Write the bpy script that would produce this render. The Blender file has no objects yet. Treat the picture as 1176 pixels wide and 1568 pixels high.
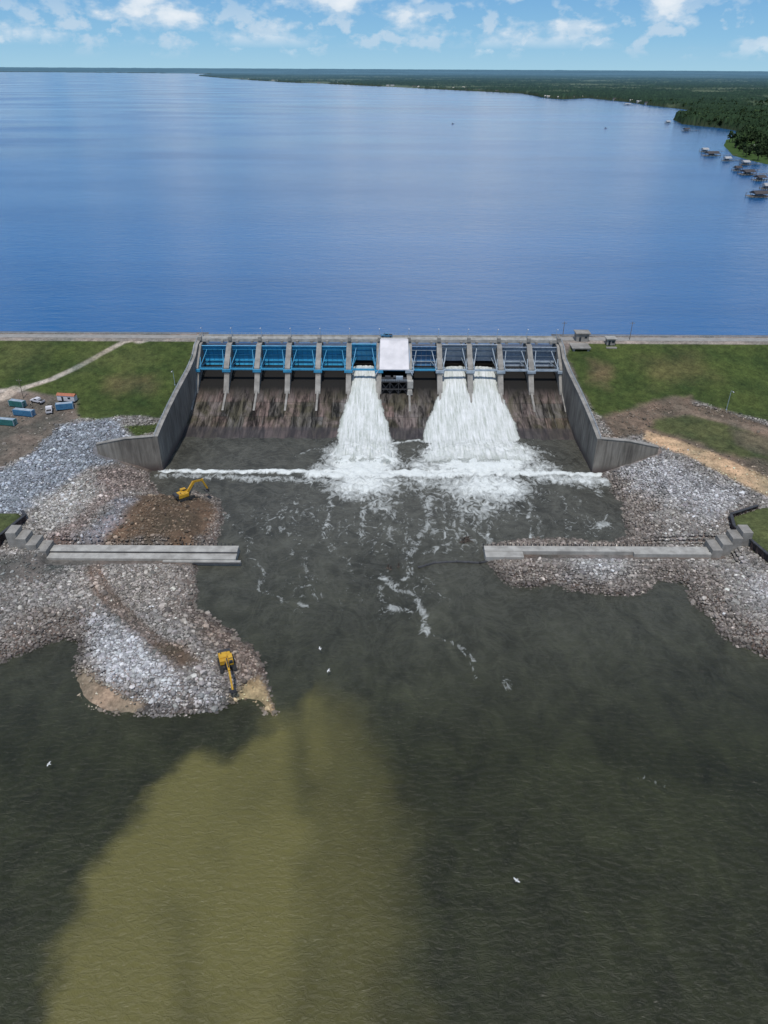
import bpy, math, random
import numpy as np
from mathutils import Matrix, Vector
rng = np.random.default_rng(7); random.seed(7)
scene = bpy.context.scene
CX = -2.75
# ------------------------------------------------------------------ camera
H = 140.0; F = 1120.0; TH = math.radians(31.2); PHI = math.radians(0.3)
c, s = math.cos(TH), math.sin(TH)
fw = np.array([0, c, -s]); r0 = np.array([1., 0, 0]); u0 = np.array([0, s, c])
rt = r0*math.cos(PHI)+u0*math.sin(PHI); up = -r0*math.sin(PHI)+u0*math.cos(PHI)
cam_d = bpy.data.cameras.new("camera"); cam = bpy.data.objects.new("camera", cam_d)
scene.collection.objects.link(cam); scene.camera = cam
cam_d.sensor_fit = 'VERTICAL'; cam_d.sensor_height = 24; cam_d.sensor_width = 18
cam_d.lens = 24*F/1568; cam_d.clip_start = 1; cam_d.clip_end = 400000
cam.matrix_world = Matrix(((rt[0], up[0], -fw[0], 0), (rt[1], up[1], -fw[1], 0), (rt[2], up[2], -fw[2], H), (0, 0, 0, 1)))

def P(u, v, z=0.0):
    """survey helper: ground point at elevation z sighted from the drone position"""
    d = fw+(u-588)/F*rt+(784-v)/F*up
    t = (z-H)/d[2]
    return np.array([t*d[0], t*d[1], z])

# ------------------------------------------------------------------ numpy noise
def vnoise(x, y, seed=0):
    xi = np.floor(x).astype(np.int64); yi = np.floor(y).astype(np.int64)
    fx = x-xi; fy = y-yi; fx = fx*fx*(3-2*fx); fy = fy*fy*(3-2*fy)
    def hsh(a, b):
        n = (a*374761393+b*668265263+seed*982451653) & 0x7fffffff
        n = ((n ^ (n >> 13))*1274126177) & 0x7fffffff
        n = n ^ (n >> 16)
        return (n & 0xffff)/65535.0
    a = hsh(xi, yi); b = hsh(xi+1, yi); cc = hsh(xi, yi+1); d = hsh(xi+1, yi+1)
    return (a*(1-fx)+b*fx)*(1-fy)+(cc*(1-fx)+d*fx)*fy
def fbm(x, y, sc, octv=4, seed=0):
    o = np.zeros_like(x, dtype=float); a = .5; t = 0
    for k in range(octv):
        o += a*vnoise(x/sc*2**k, y/sc*2**k, seed+k*17); t += a; a *= .5
    return o/t
def sm(x): x = np.clip(x, 0, 1); return x*x*(3-2*x)
def inside(poly, x, y):
    r = np.zeros(x.shape, bool); n = len(poly)
    for i in range(n):
        x1, y1 = poly[i][0], poly[i][1]; x2, y2 = poly[(i+1) % n][0], poly[(i+1) % n][1]
        if y1 == y2: continue
        cnd = ((y1 > y) != (y2 > y)) & (x < (x2-x1)*(y-y1)/(y2-y1)+x1)
        r ^= cnd
    return r
def linedist(pts, x, y, closed=False):
    d = np.full(x.shape, 1e12); n = len(pts)
    for i in range(n if closed else n-1):
        x1, y1 = pts[i][0], pts[i][1]; x2, y2 = pts[(i+1) % n][0], pts[(i+1) % n][1]
        L = (x2-x1)**2+(y2-y1)**2+1e-9
        t = np.clip(((x-x1)*(x2-x1)+(y-y1)*(y2-y1))/L, 0, 1)
        d = np.minimum(d, (x-x1-t*(x2-x1))**2+(y-y1-t*(y2-y1))**2)
    return np.sqrt(d)
def sdf(poly, x, y):
    d = linedist(poly, x, y, True)
    return np.where(inside(poly, x, y), d, -d)

# ------------------------------------------------------------------ shorelines (tailwater level z=0)
LS = [(250,718),(232,722),(226,738),(236,750),(262,757),(300,753),(333,763),(343,785),(337,812),(332,834),(300,862),(306,900),(298,932),(345,962),(392,992),(410,1028),(413,1062),(418,1090),(396,1074),(372,1070),(345,1082),(290,1088),(230,1088),(180,1091),(130,1072),(108,1045),(122,1012),(130,985),(105,972),(60,988),(20,1005),(-40,1024),(-200,1040)]
RS = [(915,718),(925,740),(955,768),(958,800),(966,822),(940,831),(850,824),(800,826),(745,838),(748,855),(765,880),(785,897),(820,897),(850,893),(880,903),(950,911),(990,905),(1012,893),(1042,887),(1062,897),(1065,922),(1090,955),(1120,980),(1176,1002),(1400,1050)]
LSw = [P(u, v)[:2] for u, v in LS]; RSw = [P(u, v)[:2] for u, v in RS]
LP = [(CX-88, 700), (CX-88, 263)]+LSw+[(-60000, LSw[-1][1]), (-60000, 700)]
RP = [(CX+88, 700), (CX+88, 263)]+RSw+[(60000, RSw[-1][1]), (60000, 700)]
LPLAT = [P(u, v, 6)[:2] for u, v in [(-120,775),(34,783),(38,790),(-10,828),(-120,900)]]
RPLAT = [P(u, v, 6)[:2] for u, v in [(1300,760),(1160,775),(1119,788),(1124,806),(1176,850),(1300,930)]]
CY = [-1e6, 200, 215, 235, 250, 263, 285, 293, 347, 358.5, 385, 420]
CZ = [3, 3, 3.6, 5.2, 7.5, 9.5, 12.5, 13, 27, 27, 19, 14]
WL = P(300,846,2.4); WR = P(800,842,2.4)
def height(x, y, detail=True):
    x = np.asarray(x, float); y = np.asarray(y, float)
    sft = np.abs(x-CX)
    cap = np.interp(y, CY, CZ)
    wob = (fbm(x, y, 9, 3, 5)-.5)*3.0 if detail else 0
    d = np.minimum(linedist(LSw, x, y), linedist(RSw, x, y))
    ins = inside(LP, x, y) | inside(RP, x, y)
    sd = np.where(ins, d, -d)+wob
    hb = np.minimum(cap, 0.38*sd)
    hb = np.maximum(hb, -4)
    w = sm((y-262.5)/2.5)*(1-sm((sft-111)/14))*(sft > 88)
    h = hb*(1-w)+cap*w
    h = np.where(y > 345, np.where(sft > 88, cap, np.minimum(cap, 14)), h)
    if detail:
        land = (h > -1) & (y < 346)
        und = (fbm(x, y, 14, 3, 9)-.5)*1.6+(fbm(x, y, 3, 2, 4)-.5)*.5
        h = h+np.where(land & (h < 12.5), und*sm(h+1), 0)+np.where(land & (h >= 12.5), und*.4, 0)*sm((345-y)/8)
    # ground graded for the weirs
    for (yc, xa_, xb_, lo) in ((WL[1], -113, -40, 1.0), (WR[1], 25, 116, .9)):
        k = (1-sm((np.abs(y-yc)-6.0)/3.0))*sm((x-xa_)/3)*(1-sm((x-xb_)/3))
        h = np.where(k > 0, np.minimum(h, h*(1-k)+lo*k), h)
    for pl in (LPLAT, RPLAT):
        q = inside(pl, x, y) & (linedist(pl, x, y, True) > .9)
        h = np.where(q, 5.6, h)
    return h
def G(u, v):
    z = 4.0
    for k in range(30):
        p = P(u, v, z)
        hz = float(height(np.array([p[0]]), np.array([p[1]]), False)[0])
        z = z*.55+max(hz, 0)*.45
    return P(u, v, z)

# ------------------------------------------------------------------ materials
def newmat(name):
    m = bpy.data.materials.new(name); m.use_nodes = True
    nt = m.node_tree; b = nt.nodes["Principled BSDF"]
    return m, nt, b
def N(nt, t, **k):
    n = nt.nodes.new(t)
    for a, v in k.items():
        setattr(n, a, v)
    return n
def noise(nt, scale, detail=5, rough=.55, stretch=(1,1,1), dist=0, rot=(0,0,0)):
    g = N(nt, 'ShaderNodeNewGeometry'); mp = N(nt, 'ShaderNodeMapping')
    mp.inputs['Scale'].default_value = stretch; mp.inputs['Rotation'].default_value = rot
    nt.links.new(g.outputs['Position'], mp.inputs['Vector'])
    n = N(nt, 'ShaderNodeTexNoise'); n.inputs['Scale'].default_value = scale
    n.inputs['Detail'].default_value = detail; n.inputs['Roughness'].default_value = rough
    n.inputs['Distortion'].default_value = dist
    nt.links.new(mp.outputs[0], n.inputs['Vector'])
    return n.outputs['Fac']
def ramp(nt, src, stops):
    r = N(nt, 'ShaderNodeValToRGB'); e = r.color_ramp.elements
    while len(e) < len(stops): e.new(.5)
    for i, (p, col) in enumerate(stops):
        e[i].position = p
        e[i].color = (col, col, col, 1) if isinstance(col, (int, float)) else (*col, 1)
    nt.links.new(src, r.inputs['Fac']); return r.outputs['Color']
def mix(nt, fac, a, b, mode='MIX'):
    m = N(nt, 'ShaderNodeMix', data_type='RGBA', blend_type=mode)
    for sock, val in ((m.inputs[0], fac), (m.inputs[6], a), (m.inputs[7], b)):
        if hasattr(val, 'is_linked'): nt.links.new(val, sock)
        elif isinstance(val, (int, float)): sock.default_value = val if sock.type == 'VALUE' else (val, val, val, 1)
        else: sock.default_value = (*val, 1)
    return m.outputs[2]
def math_(nt, op, a, b=0.0, clamp=False):
    m = N(nt, 'ShaderNodeMath', operation=op); m.use_clamp = clamp
    for sock, val in ((m.inputs[0], a), (m.inputs[1], b)):
        if hasattr(val, 'is_linked'): nt.links.new(val, sock)
        else: sock.default_value = val
    return m.outputs[0]
def bump(nt, b, src, strength, dist):
    n = N(nt, 'ShaderNodeBump'); n.inputs['Strength'].default_value = strength; n.inputs['Distance'].default_value = dist
    nt.links.new(src, n.inputs['Height']); nt.links.new(n.outputs[0], b.inputs['Normal'])
def simple(name, c1, c2=None, scale=.5, rough=.8, metal=0, stretch=(1,1,1), bmp=.2, spread=(.35,.65)):
    m, nt, b = newmat(name)
    if c2 is None: c2 = tuple(x*.75 for x in c1)
    f = noise(nt, scale, 6, .6, stretch)
    nt.links.new(ramp(nt, f, [(spread[0], c2), (spread[1], c1)]), b.inputs['Base Color'])
    b.inputs['Roughness'].default_value = rough; b.inputs['Metallic'].default_value = metal
    if bmp: bump(nt, b, noise(nt, scale*6, 4), bmp, .1)
    return m

M_conc = simple("concrete", (.30,.285,.26), (.17,.16,.145), .25)
M_deck = simple("deck_concrete", (.40,.39,.36), (.25,.24,.22), .3)
M_dark = simple("dark_steel", (.05,.05,.055), (.025,.025,.028), .8, .6)
M_blue = simple("blue_gate_paint", (.055,.44,.74), (.035,.31,.54), .35, .45, stretch=(1,1,.3))
M_blueL = simple("light_blue_paint", (.05,.30,.50), (.03,.21,.38), .5, .5)
M_grey = simple("weathered_grey_gate_paint", (.36,.42,.50), (.24,.29,.36), .35, .5, stretch=(1,1,.3))
M_gblue = simple("dull_blue_gate_paint", (.08,.22,.42), (.05,.15,.30), .35, .5, stretch=(1,1,.3))
M_greyL = simple("light_grey_paint", (.36,.42,.48), (.22,.28,.34), .5, .5)
M_white = simple("white_sheet_metal", (.62,.60,.62), (.48,.47,.49), .2, .5)
M_rust = simple("rusty_sheet_pile", (.075,.05,.045), (.03,.022,.022), .7, .8, stretch=(1,1,.25))
M_yel = simple("yellow_machine_paint", (.58,.34,.03), (.42,.23,.02), .8, .4)
M_glass = simple("dark_glass", (.02,.03,.04), (.015,.02,.03), 1, .1, bmp=0)
M_rub = simple("black_rubber", (.03,.03,.03), (.015,.015,.015), 1, .9)
M_wood = simple("weathered_wood", (.2,.16,.12), (.1,.08,.06), 1.2)
M_feath = simple("white_feathers", (.75,.75,.75), (.6,.6,.6), 5, .8, bmp=0)
M_orange = simple("orange_paint", (.42,.15,.08), (.3,.10,.05), .6, .5)
M_teal = simple("teal_paint", (.04,.18,.17), (.03,.12,.12), .6, .5)
M_cblue = simple("blue_container_paint", (.06,.2,.34), (.04,.13,.25), .6, .5)
M_roofd = simple("dark_roof_shingle", (.07,.06,.06), (.035,.03,.03), .6)
M_roofl = simple("light_roof_metal", (.4,.4,.4), (.28,.28,.28), .3, .5)
M_wall = simple("house_siding", (.5,.46,.4), (.38,.35,.3), .3)
M_bark = simple("bark", (.08,.06,.045), (.04,.03,.025), 2)

def mk_wallmat():
    m, nt, b = newmat("stained_wall_concrete")
    a = noise(nt, .12, 6, .6, (1,1,.5)); st = noise(nt, .8, 5, .6, (1,1,.08))
    col = ramp(nt, a, [(.3, (.12,.105,.09)), (.55, (.22,.20,.17)), (.75, (.28,.26,.23))])
    col = mix(nt, 1.0, col, ramp(nt, st, [(.3, .45), (.6, 1.0)]), 'MULTIPLY')
    g = N(nt, 'ShaderNodeNewGeometry'); sx = N(nt, 'ShaderNodeSeparateXYZ'); nt.links.new(g.outputs['Position'], sx.inputs[0])
    wet = math_(nt, 'ADD', math_(nt, 'MULTIPLY', sx.outputs[2], -.3), math_(nt, 'ADD', .6, st), True)
    col = mix(nt, wet, col, (.07,.05,.045))
    nt.links.new(col, b.inputs['Base Color']); b.inputs['Roughness'].default_value = .85
    bump(nt, b, st, .3, .2); return m
M_wallc = mk_wallmat()
def mk_chute():
    m, nt, b = newmat("stained_shaded_chute_concrete")
    g = N(nt, 'ShaderNodeNewGeometry'); mp = N(nt, 'ShaderNodeMapping'); nt.links.new(g.outputs['Position'], mp.inputs[0])
    mp.inputs['Location'].default_value = (2.75+87, 0, 0)
    br = N(nt, 'ShaderNodeTexBrick'); br.inputs['Scale'].default_value = 1
    br.inputs['Brick Width'].default_value = 7.25; br.inputs['Row Height'].default_value = 10
    br.inputs['Mortar Size'].default_value = .12; br.offset = 0.5
    br.inputs['Color1'].default_value = (.158,.112,.099,1); br.inputs['Color2'].default_value = (.112,.104,.098,1); br.inputs['Mortar'].default_value = (.04,.035,.03,1)
    nt.links.new(mp.outputs[0], br.inputs['Vector'])
    st = noise(nt, .42, 7, .72, (1,.14,.14), .5); lg = noise(nt, .07, 5, .65, (1.4,.8,.8), 1)
    bk = noise(nt, .9, 3, .6, (1,.06,.06))
    col = mix(nt, ramp(nt, lg, [(.42, 0.0), (.6, .85)]), br.outputs['Color'], (.055,.05,.03))
    col = mix(nt, 1.0, col, ramp(nt, st, [(.40, .12), (.48, .6), (.58, 1.35)]), 'MULTIPLY')
    col = mix(nt, ramp(nt, bk, [(.6, 0.0), (.68, .4)]), col, (.2,.185,.165))
    sx = N(nt, 'ShaderNodeSeparateXYZ'); nt.links.new(g.outputs['Position'], sx.inputs[0])
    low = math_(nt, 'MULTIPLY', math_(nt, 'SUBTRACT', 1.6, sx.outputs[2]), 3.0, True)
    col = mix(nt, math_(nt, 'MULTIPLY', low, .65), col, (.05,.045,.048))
    top_shade = math_(nt, 'MULTIPLY', math_(nt, 'SUBTRACT', math_(nt, 'ADD', sx.outputs[2], math_(nt, 'MULTIPLY', st, 6.0)), 9.6), .3, True)
    col = mix(nt, top_shade, col, (.014,.013,.012))  # shadow below the gates painted near-black onto the upper chute
    nt.links.new(col, b.inputs['Base Color']); b.inputs['Roughness'].default_value = .6; b.inputs['Specular IOR Level'].default_value = .15
    bump(nt, b, st, .4, .2); return m
M_chute = mk_chute()

# ------------------------------------------------------------------ mesh builder
class B:
    def __init__(s): s.v = []; s.f = []; s.m = []
    def add(s, vs, fs, m=0):
        o = len(s.v); s.v += [tuple(map(float, p)) for p in vs]
        for f in fs: s.f.append(tuple(i+o for i in f)); s.m.append(m)
    def box(s, cx, cy, cz, sx, sy, sz, m=0, rz=0, tx=1, ty=1):
        vs = []
        cr, sr = math.cos(rz), math.sin(rz)
        for k in (-.5, .5):
            ax = tx if k > 0 else 1; ay = ty if k > 0 else 1
            for i, j in ((-.5,-.5), (.5,-.5), (.5,.5), (-.5,.5)):
                x, y = i*sx*ax, j*sy*ay
                vs.append((cx+x*cr-y*sr, cy+x*sr+y*cr, cz+k*sz))
        s.add(vs, [(0,3,2,1), (4,5,6,7), (0,1,5,4), (1,2,6,5), (2,3,7,6), (3,0,4,7)], m)
    def beam(s, p, q, w, h=None, m=0):
        h = h or w; p = Vector(p); q = Vector(q); d = (q-p).normalized()
        a = Vector((0,0,1)) if abs(d.z) < .95 else Vector((1,0,0))
        e = d.cross(a).normalized(); g = e.cross(d).normalized()
        vs = [o+e*i*w/2+g*j*h/2 for o in (p, q) for i, j in ((-1,-1), (1,-1), (1,1), (-1,1))]
        s.add(vs, [(0,3,2,1), (4,5,6,7), (0,1,5,4), (1,2,6,5), (2,3,7,6), (3,0,4,7)], m)
    def cyl(s, p, q, r, n=8, m=0, r2=None):
        r2 = r if r2 is None else r2
        p = Vector(p); q = Vector(q); d = (q-p).normalized(); a = Vector((0,0,1)) if abs(d.z) < .95 else Vector((1,0,0))
        e = d.cross(a).normalized(); g = e.cross(d).normalized(); vs = []
        for o, rr in ((p, r), (q, r2)):
            for k in range(n):
                t = 2*math.pi*k/n; vs.append(o+e*math.cos(t)*rr+g*math.sin(t)*rr)
        s.add(vs, [(k, (k+1) % n, n+(k+1) % n, n+k) for k in range(n)]+[tuple(range(n))[::-1], tuple(range(n, 2*n))], m)
    def prismx(s, prof, x0, x1, m=0):
        n = len(prof); vs = [(x0, y, z) for y, z in prof]+[(x1, y, z) for y, z in prof]
        s.add(vs, [(k, (k+1) % n, n+(k+1) % n, n+k) for k in range(n)]+[tuple(range(n))[::-1], tuple(range(n, 2*n))], m)
    def prismy(s, prof, y0, y1, m=0):
        n = len(prof); vs = [(x, y0, z) for x, z in prof]+[(x, y1, z) for x, z in prof]
        s.add(vs, [(k, (k+1) % n, n+(k+1) % n, n+k) for k in range(n)]+[tuple(range(n))[::-1], tuple(range(n, 2*n))], m)
    def ell(s, cx, cy, cz, rx, ry, rz, m=0, n=8, k=6):
        vs = []; fs = []
        for i in range(k+1):
            a = math.pi*i/k
            for j in range(n):
                b = 2*math.pi*j/n
                vs.append((cx+rx*math.sin(a)*math.cos(b), cy+ry*math.sin(a)*math.sin(b), cz+rz*math.cos(a)))
        for i in range(k):
            for j in range(n): fs.append((i*n+j, (i+1)*n+j, (i+1)*n+(j+1) % n, i*n+(j+1) % n))
        s.add(vs, fs, m)
    def build(s, name, mats, parent=None, loc=None, rz=0, smooth=False, scale=1, bevel=0):
        me = bpy.data.meshes.new(name); me.from_pydata(s.v, [], s.f)
        for m in mats: me.materials.append(m)
        me.polygons.foreach_set('material_index', s.m)
        if smooth: me.polygons.foreach_set('use_smooth', [True]*len(s.f))
        import bmesh
        bm = bmesh.new(); bm.from_mesh(me); bmesh.ops.recalc_face_normals(bm, faces=bm.faces); bm.to_mesh(me); bm.free()
        me.update(); o = bpy.data.objects.new(name, me); scene.collection.objects.link(o)
        if loc is not None: o.location = loc
        o.rotation_euler = (0, 0, rz); o.scale = (scale,)*3
        if parent: o.parent = parent
        if bevel:
            bv = o.modifiers.new("bevel", 'BEVEL'); bv.width = bevel; bv.segments = 2
        return o
def empty(name, loc=(0,0,0)):
    o = bpy.data.objects.new(name, None); scene.collection.objects.link(o); o.location = loc; return o
def gridmesh(name, X, Y, Z, mats, smooth=True, keep=None, attrs=None, cols=None):
    ny, nx = X.shape
    co = np.stack([X, Y, Z], -1).reshape(-1, 3).astype(np.float32)
    idx = np.arange(nx*ny).reshape(ny, nx)
    q = np.stack([idx[:-1,:-1], idx[:-1,1:], idx[1:,1:], idx[1:,:-1]], -1).reshape(-1, 4)
    if keep is not None: q = q[keep.reshape(-1)]
    me = bpy.data.meshes.new(name)
    me.vertices.add(len(co)); me.vertices.foreach_set('co', co.ravel())
    me.loops.add(len(q)*4); me.loops.foreach_set('vertex_index', q.ravel().astype(np.int32))
    me.polygons.add(len(q)); me.polygons.foreach_set('loop_start', np.arange(len(q), dtype=np.int32)*4)
    try: me.polygons.foreach_set('loop_total', np.full(len(q), 4, np.int32))
    except Exception: pass
    me.update(calc_edges=True)
    if smooth: me.polygons.foreach_set('use_smooth', np.ones(len(q), bool))
    for k, a in (attrs or {}).items():
        at = me.attributes.new(k, 'FLOAT', 'POINT'); at.data.foreach_set('value', a.ravel().astype(np.float32))
    for k, a in (cols or {}).items():
        at = me.attributes.new(k, 'FLOAT_COLOR', 'POINT')
        rgba = np.ones((len(co), 4), np.float32); rgba[:, :3] = a.reshape(-1, 3); at.data.foreach_set('color', rgba.ravel())
    for m in mats: me.materials.append(m)
    me.update(); o = bpy.data.objects.new(name, me); scene.collection.objects.link(o); return o
def axis(a, b, st, far0, far1, g=1.35):
    core = list(np.arange(a, b+st/2, st)); lo = []; x = a; d = st
    while x > far0: d *= g; x -= d; lo.append(x)
    hi = []; x = core[-1]; d = st
    while x < far1: d *= g; x += d; hi.append(x)
    return np.array(lo[::-1]+core+hi)

# ------------------------------------------------------------------ terrain
ax = axis(-215, 205, .85, -60000, 60000); ay = axis(118, 362, .8, -3000, 200000)
X, Y = np.meshgrid(ax, ay)
Z = height(X, Y)
col = np.zeros(X.shape+(3,)); col[:] = (.17,.158,.145)
rock = np.ones(X.shape)
reg = (np.abs(X) < 400) & (Y > 100) & (Y < 380)
Xr, Yr = X[reg], Y[reg]
wn = (fbm(Xr, Yr, 7, 4, 31)-.5)*2
cr_ = col[reg]; rk_ = rock[reg]
def paint(pts, colr, soft=1.5, wob=3, rf=1.0, st=1.0, line=None):
    global cr_, rk_
    w = [G(u, v)[:2] for u, v in pts]
    if line: d = line-linedist(w, Xr, Yr)
    else: d = sdf(w, Xr, Yr)
    m = sm((d+wn*wob)/soft*.5+.5)*st
    cr_ = cr_*(1-m[:, None])+np.array(colr)*m[:, None]
    rk_ = rk_*(1-m)+rf*m
GR = (.044,.066,.018)
dsh = np.minimum(linedist(LSw, Xr, Yr), linedist(RSw, Xr, Yr))
m = sm((14+wn*8-dsh)/8)
cr_ = cr_*(1-.7*m[:, None])+np.array((.13,.108,.092))*.7*m[:, None]
# left bank
paint([(-500,596),(30,600),(118,610),(128,640),(100,652),(85,668),(60,690),(0,718),(-500,760)], (.118,.105,.088), 2, 2, .02)
paint([(-500,497),(291,519),(303,528),(290,560),(262,612),(247,640),(215,636),(180,637),(150,643),(122,640),(118,612),(60,602),(30,597),(-500,590)], GR, 1.2, 1.5, 0)
paint([(190,652),(243,646),(240,660),(205,668)], GR, 1, 1, .1)
paint([(95,650),(190,640),(190,652),(205,668),(245,668),(170,690),(190,700),(100,745),(40,790),(-300,800),(-300,745),(0,718),(60,690)], (.185,.20,.22), 2, 3)
paint([(60,765),(130,722),(160,752),(105,800),(60,805)], (.27,.255,.235), 6, 6)
paint([(140,722),(200,705),(228,720),(228,745),(180,762),(140,800),(110,830),(60,830),(110,800),(160,755)], (.16,.13,.115), 4, 4)
paint([(190,765),(262,756),(325,768),(332,790),(318,822),(300,834),(120,836),(160,800)], (.105,.076,.052), 3, 4, .2)
paint([(118,836),(150,800),(180,766),(205,762),(190,800),(150,836)], (.18,.18,.19), 3, 3, .25)
paint([(60,850),(130,852),(140,862),(80,885),(-200,900),(-200,862)], (.11,.108,.10), 3, 3, .12)
paint([(120,870),(300,870),(300,925),(200,930),(120,910)], (.20,.18,.16), 6, 6)
paint([(138,945),(180,945),(255,990),(285,1040),(330,1045),(330,1078),(240,1070),(170,1040),(135,1000)], (.31,.31,.315), 6, 7)
paint([(140,868),(150,905),(175,930),(225,975),(262,1005)], (.12,.082,.06), 1.5, .5, .1, .8, 1.0)
paint([(152,866),(165,900),(190,928),(240,973),(280,1003)], (.12,.082,.06), 1.5, .5, .1, .8, 1.0)
paint([(235,985),(285,985),(305,1012),(275,1028)], (.125,.09,.065), 3, 3, .25)
paint([(300,935),(400,990),(412,1030),(380,1045),(320,985)], (.14,.11,.09), 4, 4)
paint([(104,1045),(128,1020),(150,1035),(185,1062),(225,1080),(200,1096),(130,1078)], (.20,.165,.12), 2, 1.5, .01)
paint([(355,1068),(398,1036),(415,1062),(422,1096),(395,1078)], (.34,.26,.15), 1.5, 1.5, .03)
m = sm((2.0+wn-dsh)/1.5)*(rk_ > .3); cr_ = cr_*(1-.6*m[:, None])+np.array((.05,.042,.036))*.6*m[:, None]
# gravel path + dirt patches in the grass
paint([(250,516),(235,517),(215,520)], (.36,.34,.30), 1, .3, 0, 1, 3.2)
paint([(232,517),(190,523),(130,556),(80,580),(30,597),(-80,603)], (.34,.32,.28), .8, .2, 0, 1, 1.5)
paint([(20,597),(10,606),(-60,625)], (.33,.30,.25), 1, .3, 0, 1, 2.6)
paint([(165,578),(240,572),(235,598),(160,600)], (.105,.088,.045), 6, 4, 0, .65)
paint([(120,535),(230,530),(240,560),(120,572)], (.062,.078,.028), 8, 5, 0, .5)
paint([(0,515),(90,520),(60,560),(0,575)], (.058,.07,.028), 8, 5, 0, .5)
# right bank
paint([(872,530),(866,545),(880,572),(903,622),(925,642),(960,640),(1060,612),(1176,645),(1500,690),(1900,660),(1900,512),(965,518)], GR, 1.2, 1.5, 0)
paint([(918,640),(965,625),(1030,608),(1058,606),(1062,618),(1120,632),(1176,650),(1500,720),(1500,790),(1176,728),(1060,690),(990,664),(940,672)], (.125,.10,.076), 2, 2, .06)
paint([(1000,643),(1060,636),(1120,650),(1176,672),(1300,700),(1300,735),(1176,706),(1100,690),(1040,668),(990,655)], (.060,.073,.03), 2.5, 2.5, 0)
paint([(1120,655),(1176,668),(1300,700),(1300,730),(1176,700),(1130,680)], (.09,.08,.06), 2, 2, 0, .7)
paint([(1040,625),(1090,640),(1150,655),(1250,680)], (.16,.13,.1), 1.2, .6, 0, .9, 2.2)
paint([(990,658),(1060,682),(1176,728),(1300,790),(1300,830),(1176,762),(1120,732),(1060,702),(985,672)], (.38,.285,.18), 1.2, 1, 0, .95)
paint([(925,700),(975,680),(1060,716),(1140,765),(1105,800),(1000,755)], (.235,.23,.23), 6, 6)
paint([(1140,765),(1176,760),(1400,840),(1300,900),(1176,875),(1120,840),(1100,800)], (.18,.165,.15), 3, 3)
paint([(900,548),(935,560),(930,590),(905,585)], (.12,.085,.055), 4, 4, 0, .6)
paint([(985,545),(1060,540),(1100,580),(1000,590)], (.08,.075,.034), 8, 6, 0, .6)
paint([(1100,530),(1176,540),(1176,590),(1120,580)], (.035,.06,.015), 8, 6, 0, .6)
paint([(880,850),(950,850),(960,880),(880,880)], (.22,.215,.21), 6, 6)
paint([(1130,880),(1250,870),(1250,950),(1150,920)], (.26,.25,.245), 6, 6)
inpl = inside(LPLAT, Xr, Yr) | inside(RPLAT, Xr, Yr)
cr_[inpl] = (.06,.078,.03); rk_[inpl] = 0
m = (Yr > 345.5) & (np.abs(Xr-CX) > 88); cr_[m] = (.20,.19,.17); rk_[m] = 0
m = (Yr > 356); rk_[m] = 1; cr_[m] = (.2,.19,.18)
col[reg] = cr_; rock[reg] = rk_
far = ~reg; gz = far & (Y > 275); col[gz] = GR; rock[far] = 0
m_t, nt, b = newmat("ground_soil_grass_gravel")
at = N(nt, 'ShaderNodeAttribute', attribute_name='col'); rkA = N(nt, 'ShaderNodeAttribute', attribute_name='rock')
n1 = noise(nt, .35, 8, .65); n2 = noise(nt, .06, 5, .6); n3 = noise(nt, 1.3, 5, .7)
cc = mix(nt, 1.0, at.outputs['Color'], ramp(nt, n1, [(.3, .6), (.7, 1.4)]), 'MULTIPLY')
cc = mix(nt, 1.0, cc, ramp(nt, n2, [(.32, (.6,.68,.68)), (.68, (1.5,1.3,1.25))]), 'MULTIPLY')
cc = mix(nt, 1.0, cc, ramp(nt, n3, [(.3, .65), (.7, 1.35)]), 'MULTIPLY')
cc = mix(nt, math_(nt, 'MULTIPLY', rkA.outputs['Fac'], .45), cc, mix(nt, 1.0, cc, (.35,.33,.32), 'MULTIPLY'))
nt.links.new(cc, b.inputs['Base Color']); b.inputs['Roughness'].default_value = .95
b.inputs['Specular IOR Level'].default_value = .2
bump(nt, b, n3, .5, .4)
gridmesh("ground", X, Y, Z, [m_t], attrs={'rock': rock}, cols={'col': col})

# ------------------------------------------------------------------ riprap rocks
ico = np.array([(0,.526,.851),(0,-.526,.851),(0,.526,-.851),(0,-.526,-.851),(.526,.851,0),(-.526,.851,0),(.526,-.851,0),(-.526,-.851,0),(.851,0,.526),(-.851,0,.526),(.851,0,-.526),(-.851,0,-.526)])
icf = np.array([(0,1,8),(0,8,4),(0,4,5),(0,5,9),(0,9,1),(1,6,8),(8,6,10),(8,10,4),(4,10,2),(4,2,5),(5,2,11),(5,11,9),(9,11,7),(9,7,1),(1,7,6),(3,10,6),(3,2,10),(3,11,2),(3,7,11),(3,6,7)])
NR = 430000
px = rng.uniform(-175, 170, NR); py = rng.uniform(125, 300, NR)
ix = np.clip(np.searchsorted(ax, px), 0, len(ax)-1); iy = np.clip(np.searchsorted(ay, py), 0, len(ay)-1)
ph = Z[iy, ix]; pr = rock[iy, ix]
ok = (rng.random(NR) < pr) & (ph > -.4) & (~((np.abs(px-CX) < 91) & (py > 260)))
ok &= ~((np.abs(px-CX) < 114) & (py > 261) & (py < 267))
ok &= ~((np.abs(py-WL[1]) < 5.2) & (px > -112) & (px < -46))
ok &= ~((np.abs(py-WR[1]-.5) < 3.6) & (px > 28) & (px < 114))
ok &= np.abs(px) < 60+py*.48
px, py, ph, ix, iy = px[ok], py[ok], ph[ok], ix[ok], iy[ok]
NK = min(len(px), 110000); px, py, ph, ix, iy = [a[:NK] for a in (px, py, ph, ix, iy)]
sz = .17+.34*rng.random(NK)**2.2+.4*(rng.random(NK) < .05)
sc3 = sz[:, None]*rng.uniform(.65, 1.35, (NK, 3)); sc3[:, 2] *= .75
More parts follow.
